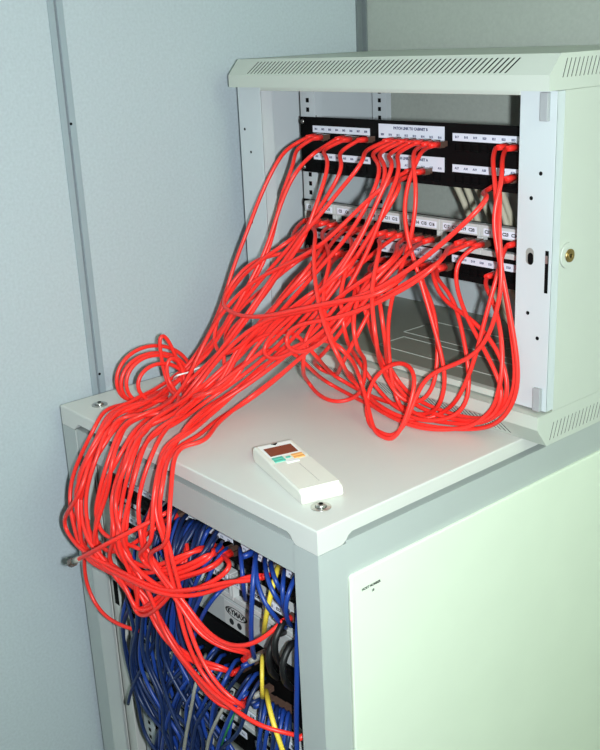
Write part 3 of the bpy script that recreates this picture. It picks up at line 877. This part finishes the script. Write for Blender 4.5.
trace(port(433,143) + [(412,153,'y',.36),(417,190,'y',.34),(415,216,'y',.335),(408,250,'y',.33),(396,282,'y',.325),(388,318,'y',.322),(388,352,'y',.32),(391,382,'y',.318),(400,408,'z',LIFT+.006),(414,420,'z',LIFT+.008),(440,422,'z',LIFT+.008),(466,412,'y',.335),(470,380,'y',.345),(462,330,'y',.36),(452,295,'y',.37)] + back(446,266),
      'red patch cable hanging plumb through the middle of the rack opening', plug1=True)
# the large ring on the lid
trace(port(516,177) + [(499,196,'y',.345),(499,240,'y',.328),(503,275,'y',.320),(497,312,'y',.315),(482,350,'y',.31),(452,366,'y',.305),(425,374,'y',.295),(417,392,'y',.285),(407,422,'y',.27),(396,443,'y',.252),(384,449,'y',.248),(371,438,'y',.256),(365,410,'y',.275),(368,386,'y',.285),(380,369,'y',.292),(396,361,'y',.295),(411,363,'y',.290),(418,377,'y',.278),(411,402,'y',.262),(402,430,'y',.252),(391,451,'y',.240),(375,440,'y',.246),(369,408,'y',.265),(360,378,'y',.29),(345,352,'s',-.02),(322,338,'s',-.02),(284,352,'s',-.02),(232,392,'s',-.01),(196,416,'z',H+.03)],
      'red patch cable forming the big upright ring on the cabinet lid', tail=lower_path(.93, 13))
# slack loops between two ports
trace(port(415,236,yB) + [(392,262,'s',-.03),(360,282,'s',-.03),(330,304,'s',-.03),(306,334,'s',-.02),(303,362,'s',-.02),(309,383,'z',LIFT+.004),(318,395,'z',LIFT),(337,404,'z',LIFT),(354,399,'z',LIFT),(364,386,'y',.30),(366,364,'y',.30),(355,343,'s',-.03),(352,310,'s',-.03),(366,282,'s',-.02)] + back(412,262),
      'red patch cable with a small slack loop lying on the lid left of the ring', plug1=True)
trace(port(330,222,yB) + [(316,236,'s',-.03),(313,262,'s',-.045),(318,300,'s',-.05),(327,334,'s',-.05),(341,362,'s',-.04),(354,381,'z',H+.03),(367,402,'z',LIFT+.003),(390,416,'z',LIFT+.003),(420,429,'z',LIFT+.002),(452,430,'z',LIFT+.003),(482,424,'y',.334),(500,396,'y',.335),(503,350,'y',.345),(494,300,'y',.37)] + back(496,274),
      'red patch cable dropping steeply across the bundle onto the lid', plug1=True)
trace(port(397,233,yB) + [(380,250,'s',-.03),(374,272,'s',-.04),(372,306,'s',-.045),(376,340,'s',-.045),(385,374,'y',.31),(398,400,'y',.32),(414,408,'z',LIFT+.012),(432,396,'y',.34),(438,356,'y',.355),(434,306,'y',.37)] + back(432,264),
      'red patch cable dropping beside the ring from the jack panel', plug1=True)
trace(port(466,241,yB) + [(440,262,'s',-.03),(420,280,'s',-.03),(382,300,'s',-.04),(345,316,'s',-.05),(310,322,'s',-.05),(284,330,'s',-.05),(282,348,'s',-.045),(300,356,'s',-.04),(330,336,'s',-.04),(352,304,'s',-.03)] + back(372,257),
      'red patch cable running flat across the middle of the bundle', plug1=True)
trace(port(322,245) + [(290,252,'s',.02),(250,262,'s',.0),(232,282,'s',-.01),(222,300,'s',-.02),(228,311,'s',-.04),(246,317,'s',-.05),(268,316,'s',-.06),(305,308,'s',-.06),(345,300,'s',-.06),(378,296,'s',-.055),(400,280,'s',-.03)] + back(424,263),
      'red patch cable looping back across the front of the bundle', plug1=True)
trace(port(330,248) + [(296,262,'s',.01),(262,290,'s',.03),(236,312,'s',.03),(224,330,'s',.02),(224,346,'s',.01),(240,350,'s',.0),(272,322,'s',.0),(306,284,'s',.0)] + back(344,252),
      'red patch cable bent short behind the left edge of the bundle', plug1=True)
trace(port(434,239,yB) + [(404,258,'s',-.01),(366,300,'s',-.02),(330,346,'s',-.01),(318,366,'z',H+.02),(330,372,'z',H+.012),(346,356,'s',.0),(372,306,'s',.0)] + back(404,261),
      'red patch cable with a tight hairpin in front of the rack base', plug1=True)
trace(port(322,221,yB) + [(292,240,'s',-.01),(258,262,'s',-.02),(232,288,'s',-.01),(218,316,'s',-.01),(212,342,'s',-.01),(220,356,'s',-.015),(244,344,'s',-.03),(276,306,'s',-.03),(312,264,'s',-.02)] + back(347,225,yB),
      'red patch cable with a wide slack loop at the left of the jack panel', plug1=True)
trace(port(388,232,yB) + [(352,262,'s',-.02),(312,300,'s',-.03),(276,330,'s',-.03),(258,352,'s',-.03),(270,362,'s',-.03),(304,346,'s',-.03),(350,306,'s',-.03),(392,262,'s',-.02)] + back(424,238,yB),
      'red patch cable doubled back in the middle of the bundle', plug1=True)
# the tied coil at the left
def ringpts(cu, cv, ru, rv, tilt, a0, a1, n, x0, x1):
    P = []
    for k in range(n):
        a = a0 + (a1 - a0)*k/(n-1); du, dv = ru*cos(a), rv*sin(a)
        P.append(px(cu + du*cos(tilt) - dv*sin(tilt), cv + du*sin(tilt) + dv*cos(tilt), x0 + (x1-x0)*k/(n-1)))
    return P
COILNAMES = ['outermost strand of the tied red cable coil by the wall', 'second strand of the tied red cable coil by the wall',
             'third strand of the tied red cable coil by the wall', 'innermost strand of the tied red cable coil by the wall']
for i, (ru, rv, cu, cv, xx) in enumerate(((41, 35, 154, 379, -.535), (38, 31, 155, 382, -.522), (34, 29, 156, 382, -.509), (28, 22, 161, 383, -.496))):
    st = ((314, 219), (356, 227), (406, 234), (340, 251))[i]; yp = yB if i < 3 else yA
    S = py(st[0], st[1], yp); 
    head = [S, S + np.array([0, -.032, -.003])]
    for t in (.35, .62, .85):
        head.append(sheet(st[0] + (226 - st[0])*t - 8 + J(10), st[1] + (372 - st[1])*t - 4 + J(8), -.01 + J(.015)))
    head += [pz(226 - 4*i, 384 + 3*i, H + .03), pz(206 - 3*i, 390 + 2*i, H + .028)]
    P = head + ringpts(cu, cv, ru, rv, -.15, .45, -5.2, 18, xx, xx + .010)
    P += lower_path((.02, .07, .15, .32)[i], (0, 1, 2, 3)[i])
    cable(P, 'red', .0031, 'red_patch_cable', COILNAMES[i], 'strands of the tied coil', (0, 1, 0), (0, 1, 0))
for i, (st, xx, loop, k, w, nm) in enumerate((((364, 255), -.500, ((183,398),(183,380),(180,362),(172,350),(169,338),(163,328),(157,329),(157,340),(161,351),(162,366),(168,386)), .17, 4, 'red cable with a narrow upright loop rising above the tied coil'),
                                     ((350, 253), -.488, ((185,392),(185,374),(180,358),(170,350),(164,358),(165,374),(171,390)), .52, 5, 'red cable bent double at the twist tie of the coil'))):
    S = py(st[0], st[1], yA)
    P = [S, S + np.array([0, -.032, -.003]), sheet(318, 290, -.01), sheet(268, 330, -.015), pz(228, 386, H + .045), pz(202, 395, H + .045)]
    P += [px(u, v, xx) for u, v in loop] + [pz(180, 402, H + .024), pz(160, 414, H + .024)] + lower_path(k, w)
    cable(P, 'red', .0031, 'red_patch_cable', nm, None, (0, 1, 0), (0, 1, 0))
# loose end and the stray low loop at the left of the cabinet
trace([(168,512,'y',-.03),(140,527,'y',-.065),(112,541,'y',-.095),(92,552,'y',-.105),(77,560,'y',-.108)], 'red patch cable end sticking out to the left in front of the cabinet', False)
CABLES[-1].p1 = 'end'
trace([(88,520,'y',-.03),(85,548,'y',-.032),(84,575,'y',-.032),(90,596,'y',-.030),(101,614,'y',-.027),(116,624,'y',-.022),(138,631,'y',-.01),(156,634,'y',.02)], 'single dark red cable looping low across the left cabinet post', False)

# ---- blue and other cables in the floor cabinet
def lowcable(pts, m, name, label, group=None, r=.0028, p0=True, p1=False):
    P = [py(u, v, y) for (u, v, y) in pts]
    return cable(P, m, r, name, label, group, (0, 1, 0) if p0 else None, (0, 1, 0) if p1 else None)
GB = 'blue cables hanging down the left of the cabinet'
LB = 'blue network cable in the bunch hanging down the left of the open cabinet'
for i in range(22):
    f = i / 21
    us = 152 + 62*((i*7) % 22)/21; vs_ = 496 + (us - 150)*.58 + 6 + J(6)
    ub = 126 + 58*f + J(7)
    y = .012 - .034*random.random()
    pts = [(us + 6, vs_ - 6, .040), (us, vs_ + 2, .016), (us - 14 + 8*f, vs_ + 26, y),
           (ub + 10 + J(8), 585 + J(8), y - .005), (ub + J(6), 622 + J(8), y - .008), (ub + 2 + J(8), 660 + J(8), y - .004),
           (ub + 14 + J(12), 700 + J(8), y), (ub + 30 + J(18), 738, y + .004), (ub + 48 + J(20), 772, .010), (ub + 56 + J(20), 796, .036)]
    lowcable(pts, 'blue' if i % 4 == 0 else 'navy', 'blue_network_cable', LB, GB, .0030, False)
lowcable([(168,548,.036),(150,560,.0),(133,572,-.012),(124,586,-.016),(128,606,-.016),(135,630,-.014),(132,660,-.012),(142,694,-.010),(160,726,-.006),(178,752,.0)], 'navy', 'blue_network_cable', 'blue network cable bowing furthest left inside the open cabinet')
lowcable([(160,632,-.01),(142,668,-.016),(132,688,-.018),(128,704,-.018)], 'navy', 'blue_network_cable', 'loose dark blue cable end poking out to the left', None, .0028, False)
RIGHT = [
 ([(240,548,.040),(241,560,.010),(243,578,.002),(244,594,.010),(246,600,.036)], 'short blue cable left of the oval logo plate'),
 ([(256,552,.040),(255,566,.004),(254,584,-.006),(262,602,-.008),(274,615,-.002),(282,624,.012),(286,628,.036)], 'blue cable curving right above the black switch'),
 ([(265,558,.040),(265,570,.006),(267,584,-.004),(276,600,-.006),(284,608,.012),(288,611,.036)], 'blue cable bending right beneath the top rail'),
 ([(271,562,.040),(272,572,.006),(276,584,-.002),(281,592,.012),(284,594,.036)], 'shortest blue cable under the right end of the top rail'),
 ([(284,570,.040),(283,580,.004),(281,592,-.004),(283,606,.0),(287,618,.036)], 'blue cable dropping near the right cabinet post'),
 ([(296,574,.040),(292,584,.004),(285,598,-.006),(283,610,-.006),(288,622,.008),(291,626,.036)], 'blue cable in a left-bowed arc beside the right cabinet post'),
 ([(222,542,.040),(216,552,.004),(206,562,-.008),(196,580,-.014),(190,604,-.014),(186,640,-.010),(184,690,-.006)], 'blue cable slanting down left from under the top rail'),
 ([(228,546,.040),(220,558,.004),(211,570,-.006),(204,590,-.012),(192,615,-.012),(176,650,-.010),(166,700,-.006)], 'blue cable slanting down beside the grey switch'),
 ([(214,538,.040),(206,548,.006),(196,560,-.006),(184,576,-.012),(176,604,-.014),(170,650,-.012)], 'blue cable slanting down at the left end of the grey switch'),
 ([(228,585,.036),(218,592,.0),(207,606,-.006),(199,622,-.008),(192,644,-.006)], 'pale blue cable crossing the left end of the grey switch'),
]
for pts, nm in RIGHT: lowcable(pts, 'blue', 'blue_network_cable', nm, None, .0030, False)
GF = 'blue cables fanning out at the bottom of the cabinet opening'
LF = 'blue network cable fanning out at the bottom of the cabinet opening'
for i in range(17):
    us = 192 + 66*((i*5) % 17)/16 + J(4); vs_ = 652 + (us - 192)*.55 + J(16)
    y = .012 - .025*random.random()
    pts = [(us + 5, vs_ - 3, .040), (us - 3, vs_ + 2, .012), (us - 14 + J(4), vs_ + 18, y), (us - 28 + J(12), vs_ + 48, y - .006), (us - 36 + J(16), vs_ + 80, y), (us - 40 + J(16), vs_ + 112, .02)]
    lowcable(pts, 'blue' if i % 2 else 'navy', 'blue_network_cable', LF, GF, .0029, False)
GQ = 'blue cables hanging from the black switch'
LQ = 'blue cable hanging straight down from the black switch'
for i in range(7):
    us = 262 + 5.0*i + J(2); vs_ = 697 + 3.0*i
    lowcable([(us, vs_, .036), (us - 1, vs_ + 6, .012), (us - 3 + J(2), vs_ + 22, .0), (us - 6 + J(6), vs_ + 48, -.004), (us - 4 + J(8), vs_ + 74, .0)], 'blue' if i % 3 else 'navy', 'blue_network_cable', LQ, GQ, .0029, True)
lowcable([(256,551,.040),(255,566,.002),(253,590,-.010),(251,615,-.012),(251,640,-.006),(254,656,.012),(255,660,.036)], 'blue', 'blue_network_cable', 'bright blue cable hanging in front of the oval logo plate', None, .0034, True, True)
lowcable([(300,585,.020),(297,640,.010),(297,690,.008),(296,735,.008),(298,770,.01)], 'blue', 'blue_network_cable', 'blue cable running plumb beside the right cabinet post', None, .0034, False)
lowcable([(278,566,.040),(275,578,.006),(269,600,-.002),(265,622,.0),(264,636,.036)], 'yellow', 'yellow_network_cable', 'short yellow cable above the black switch', None, .0034, True)
lowcable([(266,690,.036),(268,702,.0),(272,722,-.010),(280,742,-.010),(288,766,.0)], 'yellow', 'yellow_network_cable', 'yellow cable hanging at the bottom right of the cabinet opening', None, .0034, True)
lowcable([(262,655,.036),(262,664,.01),(262,690,.0),(263,700,.036)], 'yellow', 'yellow_network_cable', 'yellow cable stub beside the red plugs of the black switch', None, .0028, True)
lowcable([(206,654,.020),(198,676,-.016),(192,705,-.020),(186,735,-.020),(182,765,-.016)], 'grey', 'grey_network_cable', 'thin grey cable hanging in the middle of the blue bunch', None, .0026, False)
lowcable([(232,692,.02),(222,710,-.014),(212,730,-.014),(205,760,-.01)], 'grey', 'grey_network_cable', 'grey cable curving out at the bottom of the cabinet opening', None, .0026, False)
lowcable([(236,706,.02),(230,722,-.012),(222,740,-.012),(214,765,-.01)], 'green', 'green_network_cable', 'green cable near the bottom of the cabinet opening', None, .0028, False)
for k, (u0, v0) in enumerate(((278,626),(272,638),(286,648))):
    lowcable([(u0 + 12, v0 - 6, .036), (u0, v0, .004), (u0 - 8, v0 + 14, -.008), (u0 - 4, v0 + 30, -.008), (u0 + 6, v0 + 40, .036)], 'blackc', 'black_power_lead',
             ['uppermost black lead beside the right cabinet post', 'middle black lead beside the right cabinet post', 'lowest black lead beside the right cabinet post'][k], None, .0046, False)
# beige trunk cables behind the rack panels
for k, (x, dx) in enumerate(((-.215, .02), (-.195, .03), (-.165, .035), (-.150, .015), (-.235, .03))):
    cable([(x, .480, 1.335), (x + .004, .500, 1.310), (x + dx*.5, .515, 1.270), (x + dx, .53, 1.200), (x + dx + .01, .56, 1.120), (x + dx + .015, .60, 1.065), (x + dx + .015, .63, 1.052)], 'beige', .0050, 'trunk_cable',
          'beige trunk cable running down behind the rack panels', 'beige trunk cables behind the panels')
CABLES_END = True

curves = relax([c.P for c in CABLES], [c.r for c in CABLES])
for c, P in zip(CABLES, curves):
    mb = MB().tube(P, c.r, 8)
    o = link(c.name, mb.mesh(c.name), c.m)
    tag(o, c.label, 'cable', c.group)
    boot = c.m if c.m in ('red', 'blue', 'navy') else 'grey'
    if isinstance(c.p0, tuple): add_plug(o, Vector(P[0]) + Vector((0, .004, 0)), c.p0, boot)
    if isinstance(c.p1, tuple): add_plug(o, Vector(P[-1]) + Vector((0, .004, 0)), c.p1, boot)
    if c.p1 == 'end': add_plug(o, Vector(P[-1]) + (Vector(P[-1]) - Vector(P[-4])).normalized()*.018, (Vector(P[-1]) - Vector(P[-4])).normalized(), 'grey')

# twist tie of the coil
tp = [px(176, 376, -.483), px(182, 374, -.478), px(188, 373, -.486), px(190, 375, -.50), px(186, 378, -.515), px(178, 379, -.515), px(174, 378, -.495), px(178, 375, -.481), px(188, 372.5, -.476), px(198, 368, -.474), px(208, 366.5, -.474)]
to = link('twist_tie', MB().tube(spline(tp, .003), .0013, 6).mesh('twist_tie'), 'white')
tag(to, 'white twist tie holding the red cable coil', 'cable tie')
